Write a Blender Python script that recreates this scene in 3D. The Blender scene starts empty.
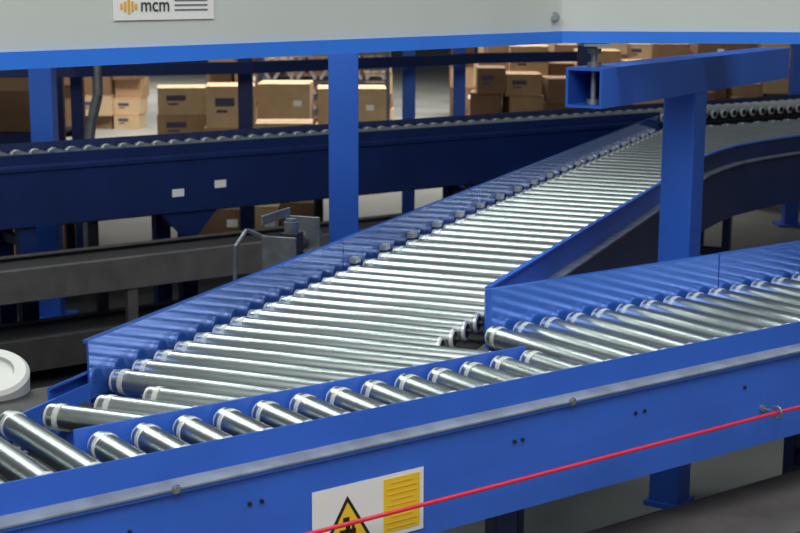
import bpy, bmesh, math, random
from mathutils import Vector, Matrix
random.seed(4)
sc=bpy.context.scene
try:
    sc.view_settings.view_transform='Standard'
    sc.view_settings.look='None'
except Exception: pass
col=sc.collection

# ---------------------------------------------------------------- materials
def mat(name,base,rough=.5,metal=0.,noise=0.,nscale=8.,coat=0.,bump=0.,rvar=0.,dark=None):
    m=bpy.data.materials.new(name); m.use_nodes=True
    nt=m.node_tree; b=nt.nodes['Principled BSDF']
    b.inputs['Base Color'].default_value=(*base,1)
    b.inputs['Roughness'].default_value=rough
    b.inputs['Metallic'].default_value=metal
    if coat: b.inputs['Coat Weight'].default_value=coat; b.inputs['Coat Roughness'].default_value=.1
    if noise or bump or rvar:
        tc=nt.nodes.new('ShaderNodeTexCoord')
        n=nt.nodes.new('ShaderNodeTexNoise'); n.inputs['Scale'].default_value=nscale; n.inputs['Detail'].default_value=6
        nt.links.new(tc.outputs['Object'],n.inputs['Vector'])
        if noise:
            r=nt.nodes.new('ShaderNodeValToRGB')
            d=dark or tuple(c*(1-noise) for c in base)
            r.color_ramp.elements[0].position=.35; r.color_ramp.elements[0].color=(*d,1)
            r.color_ramp.elements[1].position=.65; r.color_ramp.elements[1].color=(*base,1)
            nt.links.new(n.outputs['Fac'],r.inputs['Fac']); nt.links.new(r.outputs['Color'],b.inputs['Base Color'])
        if rvar:
            mr=nt.nodes.new('ShaderNodeMapRange')
            mr.inputs['To Min'].default_value=max(0.02,rough-rvar); mr.inputs['To Max'].default_value=rough+rvar
            nt.links.new(n.outputs['Fac'],mr.inputs['Value']); nt.links.new(mr.outputs['Result'],b.inputs['Roughness'])
        if bump:
            bp=nt.nodes.new('ShaderNodeBump'); bp.inputs['Strength'].default_value=bump; bp.inputs['Distance'].default_value=.01
            nt.links.new(n.outputs['Fac'],bp.inputs['Height']); nt.links.new(bp.outputs['Normal'],b.inputs['Normal'])
    return m
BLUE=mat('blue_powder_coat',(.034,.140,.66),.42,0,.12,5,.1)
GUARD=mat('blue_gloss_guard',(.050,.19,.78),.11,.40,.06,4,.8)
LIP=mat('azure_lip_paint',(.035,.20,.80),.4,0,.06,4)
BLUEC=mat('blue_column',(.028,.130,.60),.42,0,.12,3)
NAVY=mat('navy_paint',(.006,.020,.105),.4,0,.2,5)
STEEL=mat('zinc_roller_steel',(.53,.585,.57),.31,1,.10,6,0,0,.02)
COLLAR=mat('roller_collar',(.66,.68,.66),.35,.3)
DARK=mat('dark_rubber',(.012,.012,.014),.6)
GREY=mat('grey_panel',(.57,.60,.56),.5,0,.06,2)
GALV=mat('galvanised_steel',(.36,.38,.39),.42,.7,.3,20)
LEDGE=mat('worn_ledge_grey',(.26,.30,.38),.5,.2,.3,18)
DGREY=mat('dark_grey_paint',(.05,.047,.045),.55,0,.3,10)
GAPSHADE=mat('black_gap_shade',(.012,.012,.013),.7)  # near-black so the gaps between rollers read as shade
MGREY=mat('dusty_grey_paint',(.105,.095,.092),.55,0,.3,10)
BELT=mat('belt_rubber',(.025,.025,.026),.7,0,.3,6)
RED=mat('red_cord',(.72,.02,.05),.4)
WHITE=mat('white_plastic',(.72,.72,.66),.4)
PAPER=mat('white_label',(.80,.80,.78),.5)
YEL=mat('yellow_label',(.85,.55,.02),.5)
BLK=mat('black_print',(.01,.01,.01),.5)
ORG=mat('gold_print',(.75,.42,.04),.5)
CARD=mat('cardboard',(.38,.235,.12),.8,0,.15,6)
CARD2=mat('cardboard_pale',(.52,.37,.21),.8,0,.12,6)
CARD3=mat('cardboard_dark',(.20,.11,.055),.8,0,.2,6)
TAPE=mat('packing_tape',(.50,.36,.20),.4)
INK=mat('box_print_ink',(.05,.05,.09),.7)
CRATE=mat('crate_plastic',(.05,.07,.11),.5)
CRATEL=mat('crate_plastic_light',(.45,.46,.50),.5)

# ---------------------------------------------------------------- helpers
PA=.6339; PB=1.1963
def W(P,s,n,z): return Vector((s*math.cos(P)-n*math.sin(P), s*math.sin(P)+n*math.cos(P), z))
def kxy(px,py): return (px-400)/(1427.4-(py-266.5)*.19)
def sK(px,py,n):
    k=kxy(px,py); ca,sa=math.cos(PA),math.sin(PA)
    return n*(k*ca+sa)/(ca-k*sa)
def empty(name,loc=(0,0,0)):
    e=bpy.data.objects.new(name,None); e.empty_display_size=.1; col.objects.link(e); e.location=loc; return e
def finish(bm,name,mats,parent=None,bevel=0.):
    me=bpy.data.meshes.new(name); bm.normal_update(); bm.to_mesh(me); bm.free()
    for m in (mats if isinstance(mats,(list,tuple)) else [mats]): me.materials.append(m)
    o=bpy.data.objects.new(name,me); col.objects.link(o)
    if parent:
        o.parent=parent; o.matrix_parent_inverse=Matrix.Translation(-Vector(parent.location))
    if bevel:
        b=o.modifiers.new('bevel','BEVEL'); b.width=bevel; b.segments=2; b.limit_method='ANGLE'
    return o
def addbox(bm,c,size,rz=0,mi=0,M=None):
    M=M or (Matrix.Translation(Vector(c))@Matrix.Rotation(rz,4,'Z'))
    vs=[bm.verts.new(M@Vector((x*size[0]/2,y*size[1]/2,z*size[2]/2))) for x in(-1,1) for y in(-1,1) for z in(-1,1)]
    for f in [(0,1,3,2),(4,6,7,5),(0,4,5,1),(2,3,7,6),(0,2,6,4),(1,5,7,3)]:
        fc=bm.faces.new([vs[i] for i in f]); fc.material_index=mi
def box(name,c,size,rz,m,parent=None,bevel=0.):
    bm=bmesh.new(); addbox(bm,c,size,rz); bmesh.ops.recalc_face_normals(bm,faces=bm.faces); return finish(bm,name,m,parent,bevel)
def prism(name,P,prof,s0,s1,m,parent=None,bevel=0.):
    bm=bmesh.new()
    a=[bm.verts.new(W(P,s0,n,z)) for n,z in prof]; b=[bm.verts.new(W(P,s1,n,z)) for n,z in prof]
    k=len(prof)
    for i in range(k): bm.faces.new([a[i],a[(i+1)%k],b[(i+1)%k],b[i]])
    bm.faces.new(a); bm.faces.new(b[::-1])
    bmesh.ops.recalc_face_normals(bm,faces=bm.faces)
    return finish(bm,name,m,parent,bevel)
def wallpath(name,pts,z0,z1,th,off,m,parent=None):
    """vertical plate following a plan polyline"""
    bm=bmesh.new(); V=[Vector((p[0],p[1])) for p in pts]; rings=[]
    for i,p in enumerate(V):
        d=(V[min(i+1,len(V)-1)]-V[max(i-1,0)]).normalized(); nn=Vector((-d.y,d.x))
        a=p+nn*(off-th/2); b=p+nn*(off+th/2)
        rings.append([bm.verts.new((q.x,q.y,z)) for q,z in((a,z0),(b,z0),(b,z1),(a,z1))])
    for r0,r1 in zip(rings,rings[1:]):
        for i in range(4): bm.faces.new([r0[i],r0[(i+1)%4],r1[(i+1)%4],r1[i]])
    bm.faces.new(rings[0]); bm.faces.new(rings[-1])
    bmesh.ops.recalc_face_normals(bm,faces=bm.faces)
    return finish(bm,name,m,parent)
def lathe(bm,p0,p1,prof,seg=20):
    ax=(p1-p0).normalized(); u=ax.orthogonal().normalized(); v=ax.cross(u)
    for t0,r0,t1,r1,mi in prof:
        A=[];B=[]
        for i in range(seg):
            a=2*math.pi*i/seg; d=u*math.cos(a)+v*math.sin(a)
            A.append(bm.verts.new(p0+ax*t0+d*r0)); B.append(bm.verts.new(p0+ax*t1+d*r1))
        for i in range(seg):
            f=bm.faces.new([A[i],A[(i+1)%seg],B[(i+1)%seg],B[i]]); f.smooth=True; f.material_index=mi
def cyl(bm,p0,p1,r,mi=0,seg=16):
    L=(p1-p0).length
    lathe(bm,p0,p1,[(0,.0001,0,r,mi),(0,r,L,r,mi),(L,r,L,.0001,mi)],seg)
def tube(bm,pts,r,mi=0,seg=10):
    for a,b in zip(pts,pts[1:]): lathe(bm,a,b,[(0,r,(b-a).length,r,mi)],seg)
R=.027
def roller(bm,p0,p1,r=R,seg=20):
    """p0 = far end (with the collar), p1 = near end"""
    L=(p1-p0).length
    lathe(bm,p0,p1,[(-.014,.0001,-.014,.006,2),(-.014,.006,.0,.006,2),
        (0,.006,0,r*.72,2),(0,r*.72,.002,r*.93,1),(.002,r*.93,.008,r*.95,1),(.008,r*.95,.010,r,0),(.010,r,.022,r,0),
        (.022,r,.023,r*1.05,1),(.023,r*1.05,.034,r*1.05,1),(.034,r*1.05,.035,r,1),
        (.035,r,.041,r*.99,0),(.041,r*.99,L-.008,r*.99,0),(L-.008,r,L-.002,r*.93,1),(L-.002,r*.93,L,r*.7,1),(L,r*.7,L,.006,2),
        (L,.006,L+.012,.006,2),(L+.012,.006,L+.012,.0001,2)],seg)

# ================================================================ near (main) roller conveyor
A=empty('roller_conveyor',W(PA,2,2.4,0))
S0,S1=-.3,4.8; RT=.795; RC=RT-R
near=[(2.199,.800),(2.199,.744),(2.172,.738),(2.172,.728),(2.180,.724),(2.180,.522),(2.235,.522),(2.235,.526),(2.184,.526),(2.184,.73),(2.203,.746),(2.203,.800)]
prism('near_side_rail',PA,near,S0,S1,BLUE,A)
prism('wear_ledge',PA,[(2.169,.735),(2.199,.742),(2.199,.746),(2.169,.7385)],S0,S1,LEDGE,A)
prism('far_side_rail_left',PA,[(2.635,.775),(2.639,.775),(2.639,.55),(2.60,.55),(2.60,.546),(2.635,.546)],S0,1.0,BLUE,A)
nose=2.205
prism('far_guard',PA,[(2.635,.74),(2.635,.879),(2.640,.881),(2.648,.881),(2.648,.874),(2.640,.874),(2.640,.74)],nose,3.02,GUARD,A)
prism('far_guard_section',PA,[(2.634,.74),(2.634,.880),(2.640,.882),(2.648,.882),(2.648,.874),(2.640,.874),(2.640,.74)],3.024,S1,GUARD,A)
prism('far_side_rail_right',PA,[(2.641,.80),(2.645,.80),(2.665,.78),(2.665,.52),(2.61,.52),(2.61,.524),(2.66,.524),(2.66,.775),(2.641,.79)],nose+.1,S1,BLUE,A)
prism('centre_divider',PA,[(2.402,.72),(2.402,.800),(2.407,.800),(2.407,.72)],1.03,2.12,BLUE,A)
bm=bmesh.new()
s=.99
while s>S0+.05:
    roller(bm,W(PA,s,2.618,RC),W(PA,s,2.222,RC)); s-=.087
s=1.075
while s<2.13:
    roller(bm,W(PA,s,2.394,RC),W(PA,s,2.216,RC),seg=28); s+=.0868
while s<S1:
    roller(bm,W(PA,s,2.620,RC),W(PA,s,2.216,RC)); s+=.0868
finish(bm,'rollers',[STEEL,COLLAR,DARK],A)
bm=bmesh.new()
for s in (0.2,1.2,2.1,3.0,3.9):
    addbox(bm,W(PA,s,2.42,.66),(.05,.47,.03),PA)
bmesh.ops.recalc_face_normals(bm,faces=bm.faces)
finish(bm,'cross_ties',NAVY,A)
prism('gap_shade_sheet',PA,[(2.21,.70),(2.60,.70),(2.60,.697),(2.21,.697)],S0,S1,GAPSHADE,A)  # black sheet below the rollers, deepens the shade in their gaps
bm=bmesh.new()
for s in (0.1,1.93,3.35):
    for n in (2.255,2.60):
        addbox(bm,W(PA,s,n,.27),(.06,.04,.54),PA); addbox(bm,W(PA,s,n,.006),(.13,.09,.012),PA)
    addbox(bm,W(PA,s,2.43,.25),(.04,.33,.04),PA)
bmesh.ops.recalc_face_normals(bm,faces=bm.faces)
finish(bm,'legs',NAVY,A,.003)
bm=bmesh.new()
nd=W(PA,0,1,0)
for s in (sK(176,490,2.171),sK(572,400,2.171),3.2,3.9):
    p=W(PA,s,2.169,.738); cyl(bm,p+nd*.004,p-nd*.007,.0065,0,6); cyl(bm,p-nd*.002,p-nd*.003,.009,0,12)
finish(bm,'rail_bolts',GALV,A)
bm=bmesh.new()
for px,py in ((130,520),(250,490),(262,487),(515,434),(523,432),(636,406),(645,404),(745,383)):
    p=W(PA,sK(px,py,2.18),2.180,.675); cyl(bm,p,p-nd*.004,.0042,0,8)
finish(bm,'button_screws',DARK,A)

# ================================================================ spur roller conveyor
B=empty('roller_conveyor',W(PB,4,1.4,0))
NL,NR=1.685,1.0926
prism('left_guard',PB,[(NL,.74),(NL,.866),(NL+.006,.868),(NL+.014,.868),(NL+.014,.861),(NL+.005,.861),(NL+.005,.74)],2.509,3.83,GUARD,B)
prism('left_guard_section',PB,[(NL,.74),(NL,.867),(NL+.006,.869),(NL+.014,.869),(NL+.014,.861),(NL+.005,.861),(NL+.005,.74)],3.834,8.35,GUARD,B)
prism('left_frame',PB,[(NL+.006,.80),(NL+.03,.79),(NL+.03,.53),(NL-.02,.53),(NL-.02,.534),(NL+.025,.534),(NL+.025,.785),(NL+.006,.795)],2.40,8.3,BLUE,B)
prism('left_low_rail',PB,[(NL,.70),(NL,.775),(NL+.005,.775),(NL+.005,.70)],2.27,2.509,BLUE,B)
def pb(s,n): v=W(PB,s,n,0); return (v.x,v.y)
curve=[pb(6.2,NR),(1.33,6.38),(1.45,6.62),(1.58,6.84),(1.75,7.05),(1.96,7.27),(2.2,7.5),(2.9,8.05),(4.5,9.22)]
nosep=W(PA,nose,2.637,0)
path=[(nosep.x,nosep.y),pb(3.36,NR)]+[pb(s,NR) for s in (4.2,5.2)]+curve
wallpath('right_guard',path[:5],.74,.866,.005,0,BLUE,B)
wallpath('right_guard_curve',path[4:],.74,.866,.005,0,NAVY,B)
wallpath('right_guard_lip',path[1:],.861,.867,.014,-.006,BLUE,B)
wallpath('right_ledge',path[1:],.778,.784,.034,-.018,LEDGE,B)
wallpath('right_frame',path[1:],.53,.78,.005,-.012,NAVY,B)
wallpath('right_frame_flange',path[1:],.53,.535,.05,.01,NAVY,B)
bm=bmesh.new(); p=Vector((nosep.x,nosep.y,.735)); cyl(bm,p,p+Vector((0,0,.146)),.008,0,14); finish(bm,'nose_post',BLUE,B)
cs=math.cos(PB-PA); sn=math.sin(PB-PA)
curSN=[( Vector((x,y)).dot(Vector((math.cos(PB),math.sin(PB)))), Vector((x,y)).dot(Vector((-math.sin(PB),math.cos(PB)))) ) for x,y in curve]
def nR(s):
    if s<6.2: return NR
    for (a,b),(c,d) in zip(curSN,curSN[1:]):
        if a<=s<=c: return b+(d-b)*(s-a)/(c-a)
    return curSN[-1][1]
bm=bmesh.new(); s=2.30
while s<9.6:
    lo=nR(s)+.022
    if s<3.09: lo=(cs*s-2.13)/sn
    lo=max(lo,(2.425-sn*s)/cs)
    hi=min(NL-.02,(cs*s-1.06)/sn,(5.86-sn*s)/cs)
    if s<2.509: hi=min(hi,(2.615-sn*s)/cs)
    if hi-lo>.09: roller(bm,W(PB,s,hi,RC),W(PB,s,lo,RC),.0262)
    s+=.090 if s<3.8 else .118
finish(bm,'rollers',[STEEL,COLLAR,DARK],B)
bm=bmesh.new()
s=3.89
while s<8.2:
    addbox(bm,W(PB,s,NL-.012,.800),(.035,.022,.016),PB); s+=.236
bmesh.ops.recalc_face_normals(bm,faces=bm.faces)
finish(bm,'axle_brackets',COLLAR,B)
prism('gap_shade_sheet',PB,[(NR+.03,.70),(NL-.005,.70),(NL-.005,.697),(NR+.03,.697)],3.3,8.2,GAPSHADE,B)
bm=bmesh.new()
for s in (3.75,5.6,7.4):
    for n in (NR+.03,NL-.01):
        addbox(bm,W(PB,s,n,.27),(.06,.04,.54),PB); addbox(bm,W(PB,s,n,.006),(.13,.09,.012),PB)
    addbox(bm,W(PB,s,1.39,.27),(.04,.55,.04),PB)
for s in (2.9,3.8,4.7,5.6,6.5,7.4):
    addbox(bm,W(PB,s,1.39,.64),(.05,.58,.03),PB)
bmesh.ops.recalc_face_normals(bm,faces=bm.faces)
finish(bm,'legs_and_ties',NAVY,B,.003)
# drive unit on a bracket outside the left guard
gs,gn=4.20,2.03
c=W(PB,gs,gn,0)
M_=empty('gearmotor',(c.x,c.y,.6))
bm=bmesh.new()
addbox(bm,(c.x,c.y,.775),(.055,.06,.07),PB,0)
cyl(bm,Vector((c.x,c.y,.81)),Vector((c.x,c.y,.845)),.024,1,20)
cyl(bm,Vector((c.x,c.y,.845)),Vector((c.x,c.y,.855)),.018,1,20)
addbox(bm,(c.x,c.y,.738),(.17,.12,.010),PB,1)
addbox(bm,W(PB,gs,1.87,.738),(.05,.32,.010),PB,1)
addbox(bm,W(PB,gs+.09,gn,.70),(.010,.12,.30),PB,1)
addbox(bm,W(PB,gs-.09,gn,.70),(.010,.12,.22),PB,1)
addbox(bm,W(PB,gs,gn+.055,.86),(.20,.010,.03),PB,1)
cyl(bm,W(PB,gs+.04,gn+.01,.775),W(PB,gs+.2,gn+.01,.775),.026,1,18)
for k in range(6): cyl(bm,W(PB,gs+.06+.02*k,gn+.01,.775),W(PB,gs+.066+.02*k,gn+.01,.775),.031,1,18)
tube(bm,[W(PB,gs-.05,gn+.05,.79),W(PB,gs-.12,gn+.10,.83),W(PB,gs-.16,gn+.12,.78),W(PB,gs-.17,gn+.12,.62),W(PB,gs-.15,gn+.05,.48)],.007,1)
bmesh.ops.recalc_face_normals(bm,faces=bm.faces)
finish(bm,'motor_and_gearbox',[DGREY,GALV],M_,.002)

# ================================================================ far roller conveyor
C=empty('roller_conveyor',W(PA,4,6.1,0))
CT=.885; CN=5.9; CF=6.24
prism('near_side_rail',PA,[(CN,CT),(CN,CT-.05),(CN-.02,CT-.055),(CN-.02,CT-.07),(CN-.008,CT-.075),(CN-.008,.575),(CN+.04,.575),(CN+.04,.58),(CN-.003,.58),(CN-.003,CT-.05),(CN+.005,CT-.04),(CN+.005,CT)],.6,6.2,NAVY,C)
prism('far_side_rail',PA,[(CF,CT+.012),(CF+.005,CT+.012),(CF+.005,.58),(CF-.04,.58),(CF-.04,.585),(CF,.585)],.6,13,NAVY,C)
bm=bmesh.new(); s=.7
while s<12.5:
    roller(bm,W(PA,s,CF-.018,CT-.012-R),W(PA,s,CN+.018,CT-.012-R),seg=12); s+=.0868
finish(bm,'rollers',[STEEL,COLLAR,DARK],C)
prism('gap_shade_sheet',PA,[(CN+.05,.80),(CF-.05,.80),(CF-.05,.796),(CN+.05,.796)],.6,12,GAPSHADE,C)
bm=bmesh.new()
for s in (1.0,2.36,3.14,4.9,6.6,9):
    for n in (CN+.04,CF-.04):
        addbox(bm,W(PA,s,n,.30),(.075,.05,.60),PA); addbox(bm,W(PA,s,n,.006),(.14,.1,.012),PA)
    addbox(bm,W(PA,s,(CN+CF)/2,.5),(.04,.3,.04),PA)
    if s==2.36: continue
    a=[W(PA,s-.15,CN+.01,.575),W(PA,s+.15,CN+.01,.575),W(PA,s+.035,CN+.01,.45),W(PA,s-.035,CN+.01,.45)]
    f=[bm.verts.new(v) for v in a]; g=[bm.verts.new(v+W(PA,0,.006,0)) for v in a]
    bm.faces.new(f); bm.faces.new(g[::-1])
    for i in range(4): bm.faces.new([f[i],f[(i+1)%4],g[(i+1)%4],g[i]])
bmesh.ops.recalc_face_normals(bm,faces=bm.faces)
finish(bm,'legs',NAVY,C)
for px,py,z in ((178,199,.665),(220,184,.69)):
    box('label',W(PA,sK(px,py,CN-.01),CN-.010,z),(.060,.002,.035),PA,PAPER,C)

# low belt conveyors under the far line
def lowbelt(n0,z,s0,s1,m=DGREY):
    D_=empty('belt_conveyor',W(PA,3,n0,0)); w=.34
    prism('near_channel',PA,[(n0,z),(n0,z-.13),(n0+.04,z-.13),(n0+.04,z-.125),(n0+.005,z-.125),(n0+.005,z-.005),(n0+.04,z-.005),(n0+.04,z)],s0,s1,m,D_)
    prism('far_channel',PA,[(n0+w,z),(n0+w,z-.13),(n0+w-.04,z-.13),(n0+w-.04,z-.125),(n0+w-.005,z-.125),(n0+w-.005,z-.005),(n0+w-.04,z-.005),(n0+w-.04,z)],s0,s1,m,D_)
    prism('belt',PA,[(n0+.045,z-.02),(n0+w-.045,z-.02),(n0+w-.045,z-.04),(n0+.045,z-.04)],s0,s1,BELT,D_)
    bm=bmesh.new()
    k=s0+.5
    while k<s1:
        for n in (n0+.025,n0+w-.025): addbox(bm,W(PA,k,n,(z-.12)/2),(.045,.03,z-.12),PA)
        addbox(bm,W(PA,k,n0+w/2,.12),(.03,w-.05,.03),PA); k+=1.55
    bmesh.ops.recalc_face_normals(bm,faces=bm.faces); finish(bm,'legs',m,D_)
lowbelt(5.50,.47,.6,4.3,MGREY)
lowbelt(6.75,.55,1.0,6.5,DGREY)
lowbelt(5.42,.20,.6,3.6,DGREY)

# low conveyor beneath the near line, right side
E_=empty('lower_return_conveyor',W(PA,2.8,2.1,0))
prism('near_channel',PA,[(2.02,.36),(2.02,.23),(2.07,.23),(2.07,.235),(2.025,.235),(2.025,.355),(2.07,.355),(2.07,.36)],1.3,4.6,MGREY,E_,.002)
prism('belt',PA,[(2.02,.362),(2.26,.362),(2.26,.35),(2.02,.35)],1.3,4.6,MGREY,E_)
prism('far_channel',PA,[(2.31,.36),(2.31,.23),(2.265,.23),(2.265,.235),(2.305,.235),(2.305,.355),(2.265,.355),(2.265,.36)],1.3,4.6,MGREY,E_,.002)
bm=bmesh.new()
for s in (1.7,4.2):
    for n in (2.045,2.285): addbox(bm,W(PA,s,n,.115),(.045,.03,.23),PA)
bmesh.ops.recalc_face_normals(bm,faces=bm.faces); finish(bm,'legs',DGREY,E_)

# ================================================================ overhead conveyor
bend=Vector((.408,3.78))
O=empty('overhead_conveyor',(bend.x,bend.y,1.4))
PD=math.radians(49.8); dD=Vector((math.cos(PD),math.sin(PD)))
start=bend-dD*3.3
op=[tuple(start),tuple(bend),(3.6,3.80)]
zl=1.455
wallpath('front_side_panel',op,zl+.028,1.80,.004,0,GREY,O)
wallpath('front_lower_lip',op,zl,zl+.030,.014,-.005,LIP,O)
wallpath('front_bottom_flange',op,zl,zl+.004,.06,.025,BLUE,O)
wallpath('rear_side_panel',op,zl,1.80,.006,.55,GREY,O)
bm=bmesh.new()
for k in range(36):
    t=k*.0868+.1
    if t<3.0:
        p=start+dD*t; nn=Vector((-dD.y,dD.x)); q0=p+nn*.53; q1=p+nn*.02
        roller(bm,Vector((q0.x,q0.y,1.75)),Vector((q1.x,q1.y,1.75)),seg=12)
for k in range(34):
    x=.60+k*.0868; roller(bm,Vector((x,4.32,1.75)),Vector((x,3.83,1.75)),seg=12)
finish(bm,'rollers',[STEEL,COLLAR,DARK],O)
bm=bmesh.new()
p=Vector((bend.x-.018,bend.y-.026,1.52)); cyl(bm,p,p+Vector((.0,-.010,0)),.009,0,6); cyl(bm,p,p+Vector((0,-.004,0)),.014,0,16)
finish(bm,'joint_bolt',GALV,O)
box('joint_plate',(bend.x-.010,bend.y-.010,1.64),(.032,.004,.31),math.radians(38),GREY,O)
def onD(u,z,off=-.004):
    p=start+dD*u; nn=Vector((-dD.y,dD.x)); p=p+nn*off; return Vector((p.x,p.y,z))
def uOf(px,py):
    k=kxy(px,py); return (k*start.y-start.x)/(dD.x-k*dD.y)
u0,u1=uOf(111,10),uOf(211,10); um=(u0+u1)/2; wL=abs(u1-u0); dz=-.024
box('makers_label',onD(um,1.608+dz),(wL,.0015,.10),PD,PAPER,O)
bm=bmesh.new()
for i,hh in enumerate((.010,.018,.026,.018,.010)):
    addbox(bm,onD(u0+wL*(.07+i*.035),1.583+dz,-.0056),(.005,.001,hh),PD)
finish(bm,'label_bars',ORG,O)
tx=bpy.data.curves.new('label_text','FONT'); tx.body='mcm'; tx.size=.036; tx.extrude=.0005
to=bpy.data.objects.new('label_text',tx); col.objects.link(to); to.data.materials.append(DGREY)
to.location=onD(u0+wL*.25,1.574+dz,-.0058); to.rotation_euler=(math.pi/2,0,PD); to.parent=O; to.matrix_parent_inverse=Matrix.Translation(-O.location)
bm=bmesh.new()
for r in range(3): addbox(bm,onD(u0+wL*.76,1.594+dz-r*.009,-.0056),(wL*.34,.001,.0022),PD)
finish(bm,'label_lines',GALV,O)

# ================================================================ cantilever bracket + column
K=empty('cantilever_support_frame',(.85,4.25,0))
ang=math.radians(58); bd=Vector((math.cos(ang),math.sin(ang),0)); bn=Vector((-bd.y,bd.x,0))
hw=.051; zt=1.393; zb=zt-.102; st=Vector((.512,3.72,0))+bn*hw
L=1.55; wl=.007
bm=bmesh.new()
def seg_box(bm,a,b,n0,n1,z0,z1,mi=0):
    vs=[]
    for t in (a,b):
        for n,z in ((n0,z0),(n1,z0),(n1,z1),(n0,z1)):
            q=st+bd*t+bn*n; vs.append(bm.verts.new((q.x,q.y,z)))
    for f in [(0,1,2,3),(4,5,6,7),(0,1,5,4),(1,2,6,5),(2,3,7,6),(3,0,4,7)]: 
        fc=bm.faces.new([vs[i] for i in f]); fc.material_index=mi
seg_box(bm,0,L,-hw,-hw+wl,zb,zt); seg_box(bm,0,L,hw-wl,hw,zb,zt)
seg_box(bm,0,L,-hw+wl,hw-wl,zt-wl,zt); seg_box(bm,0,L,-hw+wl,hw-wl,zb,zb+wl)
seg_box(bm,L-wl,L,-hw+wl,hw-wl,zb+wl,zt-wl)
bmesh.ops.recalc_face_normals(bm,faces=bm.faces); finish(bm,'cantilever_beam',BLUEC,K)
cc=st+bd*.72
box('column',(cc.x,cc.y,zb/2),(.1,.1,zb),ang,BLUEC,K,.005)
box('column_foot',(cc.x,cc.y,.008),(.12,.12,.016),ang,BLUEC,K)
bm=bmesh.new(); rp=st+bd*.06
cyl(bm,Vector((rp.x,rp.y,zb)),Vector((rp.x,rp.y,1.454)),.008,0,12)
for z in (zt,zt+.035,zb+wl): cyl(bm,Vector((rp.x,rp.y,z)),Vector((rp.x,rp.y,z+.012)),.018,0,6)
addbox(bm,(rp.x,rp.y+.02,1.4505),(.07,.16,.006))
finish(bm,'hanger_rod',GALV,K)

def column(x,y,w,ztop,m,rz=0.,z0=0):
    bm=bmesh.new(); addbox(bm,(x,y,(ztop+z0)/2),(w,w,ztop-z0),rz); addbox(bm,(x,y,.008),(w*2,w*2,.016),rz); addbox(bm,(x,y,ztop+.006),(w*1.5,w*1.5,.012),rz)
    bmesh.ops.recalc_face_normals(bm,faces=bm.faces)
    return finish(bm,'support_column',m,None,.004)
column(-.192,4.9,.100,1.75,BLUEC,0.03)
column(-1.69,6.9,.108,1.75,BLUEC,0.0)
def colpx(px,Y,wpx,ztop,m): column((px-400)/1450.*Y,Y,wpx/1454.*Y,ztop,m,0)
colpx(79,8.2,12,1.4,NAVY); colpx(246,8.6,14,1.4,NAVY); colpx(408,9.4,13,1.45,BLUEC); colpx(458,9.8,12,1.45,BLUEC)
colpx(583,8.9,16,1.45,NAVY); colpx(793,9.8,14,1.5,BLUEC)
F_=empty('overhead_tie_beam',(0,8.6,1.2))
wallpath('beam',[(-3.4,7.7),(-1.8,8.05),(-.9,8.45),(.07,9.25),(.45,9.65),(1.15,9.95)],1.10,1.165,.06,-.09,NAVY,F_)
bm=bmesh.new()
tube(bm,[Vector((-1.66,8.0,1.5)),Vector((-1.66,8.0,1.0)),Vector((-1.70,8.0,.85)),Vector((-1.74,8.0,.6)),Vector((-1.74,8.0,.0))],.028,0,12)
finish(bm,'conduit_pipe',GALV)

# ================================================================ bumper wheel
wc=Vector((-.880,3.02,.72))
Wh=empty('bumper_wheel',wc)
bm=bmesh.new()
ax=Vector((.14,-.42,1)).normalized(); c=wc
lathe(bm,c,c+ax,[(0,.0001,0,.07,0),(0,.07,.006,.082,0),(.006,.082,.072,.082,0),(.072,.082,.080,.074,0),(.080,.074,.080,.05,0),(.080,.05,.072,.047,0),(.072,.047,.072,.02,0),(.072,.02,.084,.018,1),(.084,.018,.084,.0001,1)],40)
finish(bm,'wheel',[WHITE,GALV],Wh)
bm=bmesh.new(); cyl(bm,Vector((wc.x,wc.y,.60)),c+ax*.01,.012,0,12); addbox(bm,(-.83,2.96,.61),(.05,.24,.02),PA-1.57)
bmesh.ops.recalc_face_normals(bm,faces=bm.faces); finish(bm,'wheel_bracket',GALV,Wh)
box('infeed_plate',W(PA,1.0,2.80,.735),(.42,.22,.01),PA,DGREY,B)

# ================================================================ red pull cord
zc=.612
Rd=empty('emergency_pull_cord',W(PA,2,2.14,zc))
se=sK(778,405,2.135)
bm=bmesh.new()
N=60
pts=[W(PA,-.3+5.0*i/N,2.135,zc-.003*abs(math.sin(math.pi*(-.3+5.0*i/N-se)/2.4))) for i in range(N+1)]
tube(bm,pts,.0042)
finish(bm,'cord',RED,Rd)
bm=bmesh.new()
for s in (se-2.4,se,se+1.6):
    ctr=W(PA,s,2.135,zc); n1=W(PA,0,1,0); up=Vector((0,0,1))
    pts=[ctr+(n1*math.cos(2*math.pi*i/16)+up*math.sin(2*math.pi*i/16))*.014 for i in range(17)]
    tube(bm,pts,.0032,0,8)
    cyl(bm,ctr+n1*.014,ctr+n1*.047,.0035,0,8); cyl(bm,ctr+n1*.040,ctr+n1*.045,.010,0,6)
finish(bm,'eye_bolts',GALV,Rd)

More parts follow.
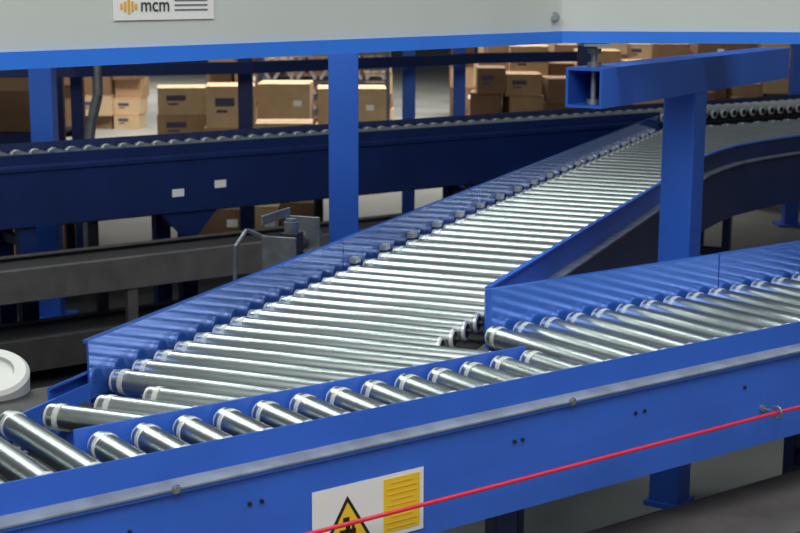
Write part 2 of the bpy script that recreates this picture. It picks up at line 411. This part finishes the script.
# ================================================================ warning sign on the rail
nF=2.179
Sg=empty('warning_sign',W(PA,1.5,2.178,.60))
a,b=sK(313,510,nF),sK(424,500,nF)
zt_=.668; zb_=.54
def plate(name,s0,s1,z0,z1,off,m): 
    return box(name,W(PA,(s0+s1)/2,nF-off,(z0+z1)/2),(s1-s0,.0012,z1-z0),PA,m,Sg)
plate('sign_backing',a,b,zb_,zt_,.0008,PAPER)
ya,yb=sK(384,510,nF),sK(420,500,nF)
plate('yellow_text_panel',ya,yb,.550,.660,.0018,YEL)
bm=bmesh.new()
for i in range(9):
    addbox(bm,W(PA,(ya+yb)/2,nF-.0028,.650-i*.0115),((yb-ya)*(.8 if i%3 else .6),.0008,.0022),PA)
finish(bm,'text_lines',ORG,Sg)
def tri(name,cs_,z0,z1,hwid,off,m):
    bm=bmesh.new(); vs=[bm.verts.new(W(PA,cs_+x,nF-off,z)) for x,z in((-hwid,z0),(hwid,z0),(0,z1))]
    bm.faces.new(vs); r=bmesh.ops.extrude_face_region(bm,geom=bm.faces[:]); 
    for v in [g for g in r['geom'] if isinstance(g,bmesh.types.BMVert)]: v.co-=W(PA,0,.0008,0)
    bmesh.ops.recalc_face_normals(bm,faces=bm.faces); finish(bm,name,m,Sg)
tc_=sK(348,515,nF)
dz0=-.032
tri('triangle_border',tc_,.586+dz0,.678+dz0,.056,.0014,BLK); tri('triangle_field',tc_,.593+dz0,.665+dz0,.0435,.0026,YEL)
bm=bmesh.new()
for dx,dz,w,h in ((0,.616,.010,.022),(-.009,.608,.02,.008),(.010,.606,.016,.010),(-.004,.631,.014,.010),(.012,.618,.006,.018)):
    addbox(bm,W(PA,tc_+dx,nF-.0038,dz+dz0),(w,.0008,h),PA)
finish(bm,'pictogram',BLK,Sg)

# ================================================================ background goods
pr=random.Random(77)
def carton(bm,x,y,z,w,d,h,rz,mi):
    T=Matrix.Translation((x,y,z+h/2))@Matrix.Rotation(rz,4,'Z')
    addbox(bm,None,(w,d,h),M=T,mi=mi)
    addbox(bm,None,(w+.004,.06,.004),M=T@Matrix.Translation((0,0,h/2+.001)),mi=3)
    addbox(bm,None,(.004,.06,.09),M=T@Matrix.Translation((w/2+.001,0,h/2-.045)),mi=3)
    addbox(bm,None,(w,.004,.003),M=T@Matrix.Translation((0,-d/2,h/2-.004)),mi=2)
    q=pr.random()
    if q<.5:
        addbox(bm,None,(w*.40,.002,h*.20),M=T@Matrix.Translation((-w*.12,-d/2-.001,h*.12)),mi=5)
        addbox(bm,None,(w*.22,.002,h*.07),M=T@Matrix.Translation((-w*.18,-d/2-.001,-h*.10)),mi=5)
    elif q<.7:
        addbox(bm,None,(.07,.002,.05),M=T@Matrix.Translation((w*.26,-d/2-.001,0)),mi=4)
def stack(items):
    bm=bmesh.new()
    for it in items: carton(bm,*it)
    bmesh.ops.recalc_face_normals(bm,faces=bm.faces)
    return finish(bm,'cardboard_box_stack',[CARD,CARD2,CARD3,TAPE,PAPER,INK])
stack([(-1.95,13,z,.42+.02*(i%2),.4,.235,.15,1 if i==2 else 0) for i,z in enumerate((0,.235,.47))])
stack([(-1.50,12.9,0,.44,.5,.37,.05,0),(-1.50,12.9,.37,.42,.5,.36,.1,1),(-1.03,13.1,0,.48,.5,.4,-.04,0),(-1.03,13.1,.4,.46,.5,.34,0,1)])
stack([(-.98,11.9,0,.5,.4,.3,.1,0),(-.95,11.9,.3,.46,.4,.20,.05,1)])
stack([(-.45,13.4,0,.66,.5,.34,0,0),(-.45,13.4,.34,.62,.5,.34,.05,1)])
def pile(x0,x1,y,hmax,seed,dark=.3):
    q=random.Random(seed); items=[]; x=x0
    while x<x1:
        w=q.uniform(.24,.42); z=0; top=hmax*q.uniform(.84,1.0)
        while True:
            h=q.uniform(.14,.28)
            if z+h>top: break
            items.append((x+w/2+q.uniform(-.02,.02),y+q.uniform(-.08,.08),z,w*q.uniform(.88,.98),.42,h,q.uniform(-.10,.10),2 if q.random()<dark else q.choice((0,1)))); z+=h
        x+=w
    stack(items)
pile(.62,2.4,12.6,1.00,1,.35); pile(2.42,4.9,12.7,1.02,2,.35); pile(.70,4.7,13.6,1.14,3,.5); pile(.9,6.5,15.4,1.24,5,.6); pile(.6,6.0,18.0,1.42,9,.7)
pile(-2.0,-1.4,15.2,1.12,21,.5); pile(-5.6,-3.0,12.4,.95,7,.6); pile(-4.6,-2.9,16.5,1.25,8,.6); pile(-2.0,-.2,17.5,1.35,31,.6)
pile(1.9,4.0,10.9,.62,12,.2)
pile(-2.9,-1.9,8.75,.42,41,.6); pile(-1.35,-.7,9.4,.40,42,.2)
# left storage rack with dark cartons
Rk=empty('storage_rack',(-2.7,9.5,0))
bm=bmesh.new()
for x in (-3.6,-2.16):
    for y in (9.25,9.75): addbox(bm,(x,y,.8),(.05,.05,1.6))
for z in (.12,.62,1.25):
    for y in (9.25,9.75): addbox(bm,(-2.88,y,z),(1.44,.04,.06))
    addbox(bm,(-2.88,9.5,z+.035),(1.44,.5,.01))
bmesh.ops.recalc_face_normals(bm,faces=bm.faces); finish(bm,'rack_frame',NAVY,Rk)
stack([(-3.3,9.5,.665,.4,.4,.28,0,2),(-2.85,9.5,.665,.42,.4,.30,.03,0),(-2.42,9.5,.665,.36,.4,.26,0,2),(-2.4,9.5,.925,.32,.4,.2,0,0),(-2.8,9.5,.965,.4,.4,.18,0,2),(-3.2,9.5,.945,.36,.4,.2,0,2)])
stack([(-2.5,9.5,.165,.5,.4,.3,0,0),(-3.1,9.5,.165,.5,.4,.32,0,2)])
# stacked slatted trays
Tr=empty('stacked_tray_trolley',(-.75,14.5,0))
bm=bmesh.new()
for r in range(6):
    z=.25+r*.145
    addbox(bm,(-.75,14.5,z),(1.22,.5,.02),0,0); addbox(bm,(-.75,14.24,z+.11),(1.24,.03,.03),0,0)
    for k in range(11):
        x=-1.31+k*.112
        Mx=Matrix.Translation((x,14.24,z+.06))@Matrix.Rotation(.6 if k%2 else -.6,4,'Y')
        addbox(bm,None,(.03,.02,.12),M=Mx,mi=1)
for x in (-1.37,-.13):
    for y in (14.26,14.74): addbox(bm,(x,y,.56),(.04,.04,1.12),0,0)
bmesh.ops.recalc_face_normals(bm,faces=bm.faces); finish(bm,'trays',[CRATE,CRATEL],Tr)

# ================================================================ room
def plane(name,vs,m):
    bm=bmesh.new(); bm.faces.new([bm.verts.new(v) for v in vs]); return finish(bm,name,m)
FL=mat('concrete_floor',(.235,.24,.215),.45,0,.25,1.2)
WL=mat('painted_wall',(.14,.14,.16),.8,0,.1,.6)
plane('floor',[(-14,-4,0),(16,-4,0),(16,30,0),(-14,30,0)],FL)
plane('wall_back',[(-14,30,0),(16,30,0),(16,30,7),(-14,30,7)],WL)
box('floor_shade_sheet',(-1.9,5.9,.004),(2.7,4.6,.008),0,BELT)  # dark sheet in belt colour, painted shade on the floor by the conveyors

# ================================================================ lights
def area(loc,size,power,colr=(1,1,1),rot=(0,0,0),spread=180):
    l=bpy.data.lights.new('area_light','AREA'); l.shape='RECTANGLE'; l.size,l.size_y=size; l.energy=power; l.color=colr
    l.spread=math.radians(spread)
    o=bpy.data.objects.new('area_light',l); col.objects.link(o); o.location=loc; o.rotation_euler=rot; return o
area((-.5,4.0,4.2),(2.6,.8),30,(.93,1,.97),spread=110)
area((-2.6,6.4,4.4),(3.6,1.0),60,(.93,1,.98),rot=(math.radians(-28),math.radians(-18),0),spread=130)  # no known fixture; soft light added for near rollers to reflect
area((-.8,-.2,3.8),(4.0,2.4),175,(.98,.99,.98),rot=(math.radians(28),0,0))  # large soft fill added above the camera to brighten near faces and rollers
area((2.6,2.8,4.6),(2.4,1.0),55,(.95,1,.98),spread=140)
area((-1.5,14.0,5),(6,1),360,(1,.96,.93),spread=100)
area((3,17,5),(6,1),440,(1,.96,.93),spread=110)
area((-4,21,5),(6,1),360,(1,.96,.93),spread=110)
w=bpy.data.worlds.new('world'); sc.world=w; w.use_nodes=True
w.node_tree.nodes['Background'].inputs['Color'].default_value=(.85,.92,1,1)
w.node_tree.nodes['Background'].inputs['Strength'].default_value=.13

# ================================================================ camera
f,th,ro=1453.9,.1914,.0043
cam=bpy.data.cameras.new('camera'); co=bpy.data.objects.new('camera',cam); col.objects.link(co)
cam.sensor_width=36; cam.lens=36*f/800
X=Vector((1,0,0)); U=Vector((0,math.sin(th),math.cos(th)))
r=X*math.cos(ro)+U*math.sin(ro); u=-X*math.sin(ro)+U*math.cos(ro); bk=r.cross(u)
M=Matrix((r,u,bk)).transposed().to_4x4(); M.translation=Vector((0,0,1.6)); co.matrix_world=M
cam.dof.use_dof=True; cam.dof.focus_distance=3.3; cam.dof.aperture_fstop=9.0
cam.clip_end=200
sc.camera=co
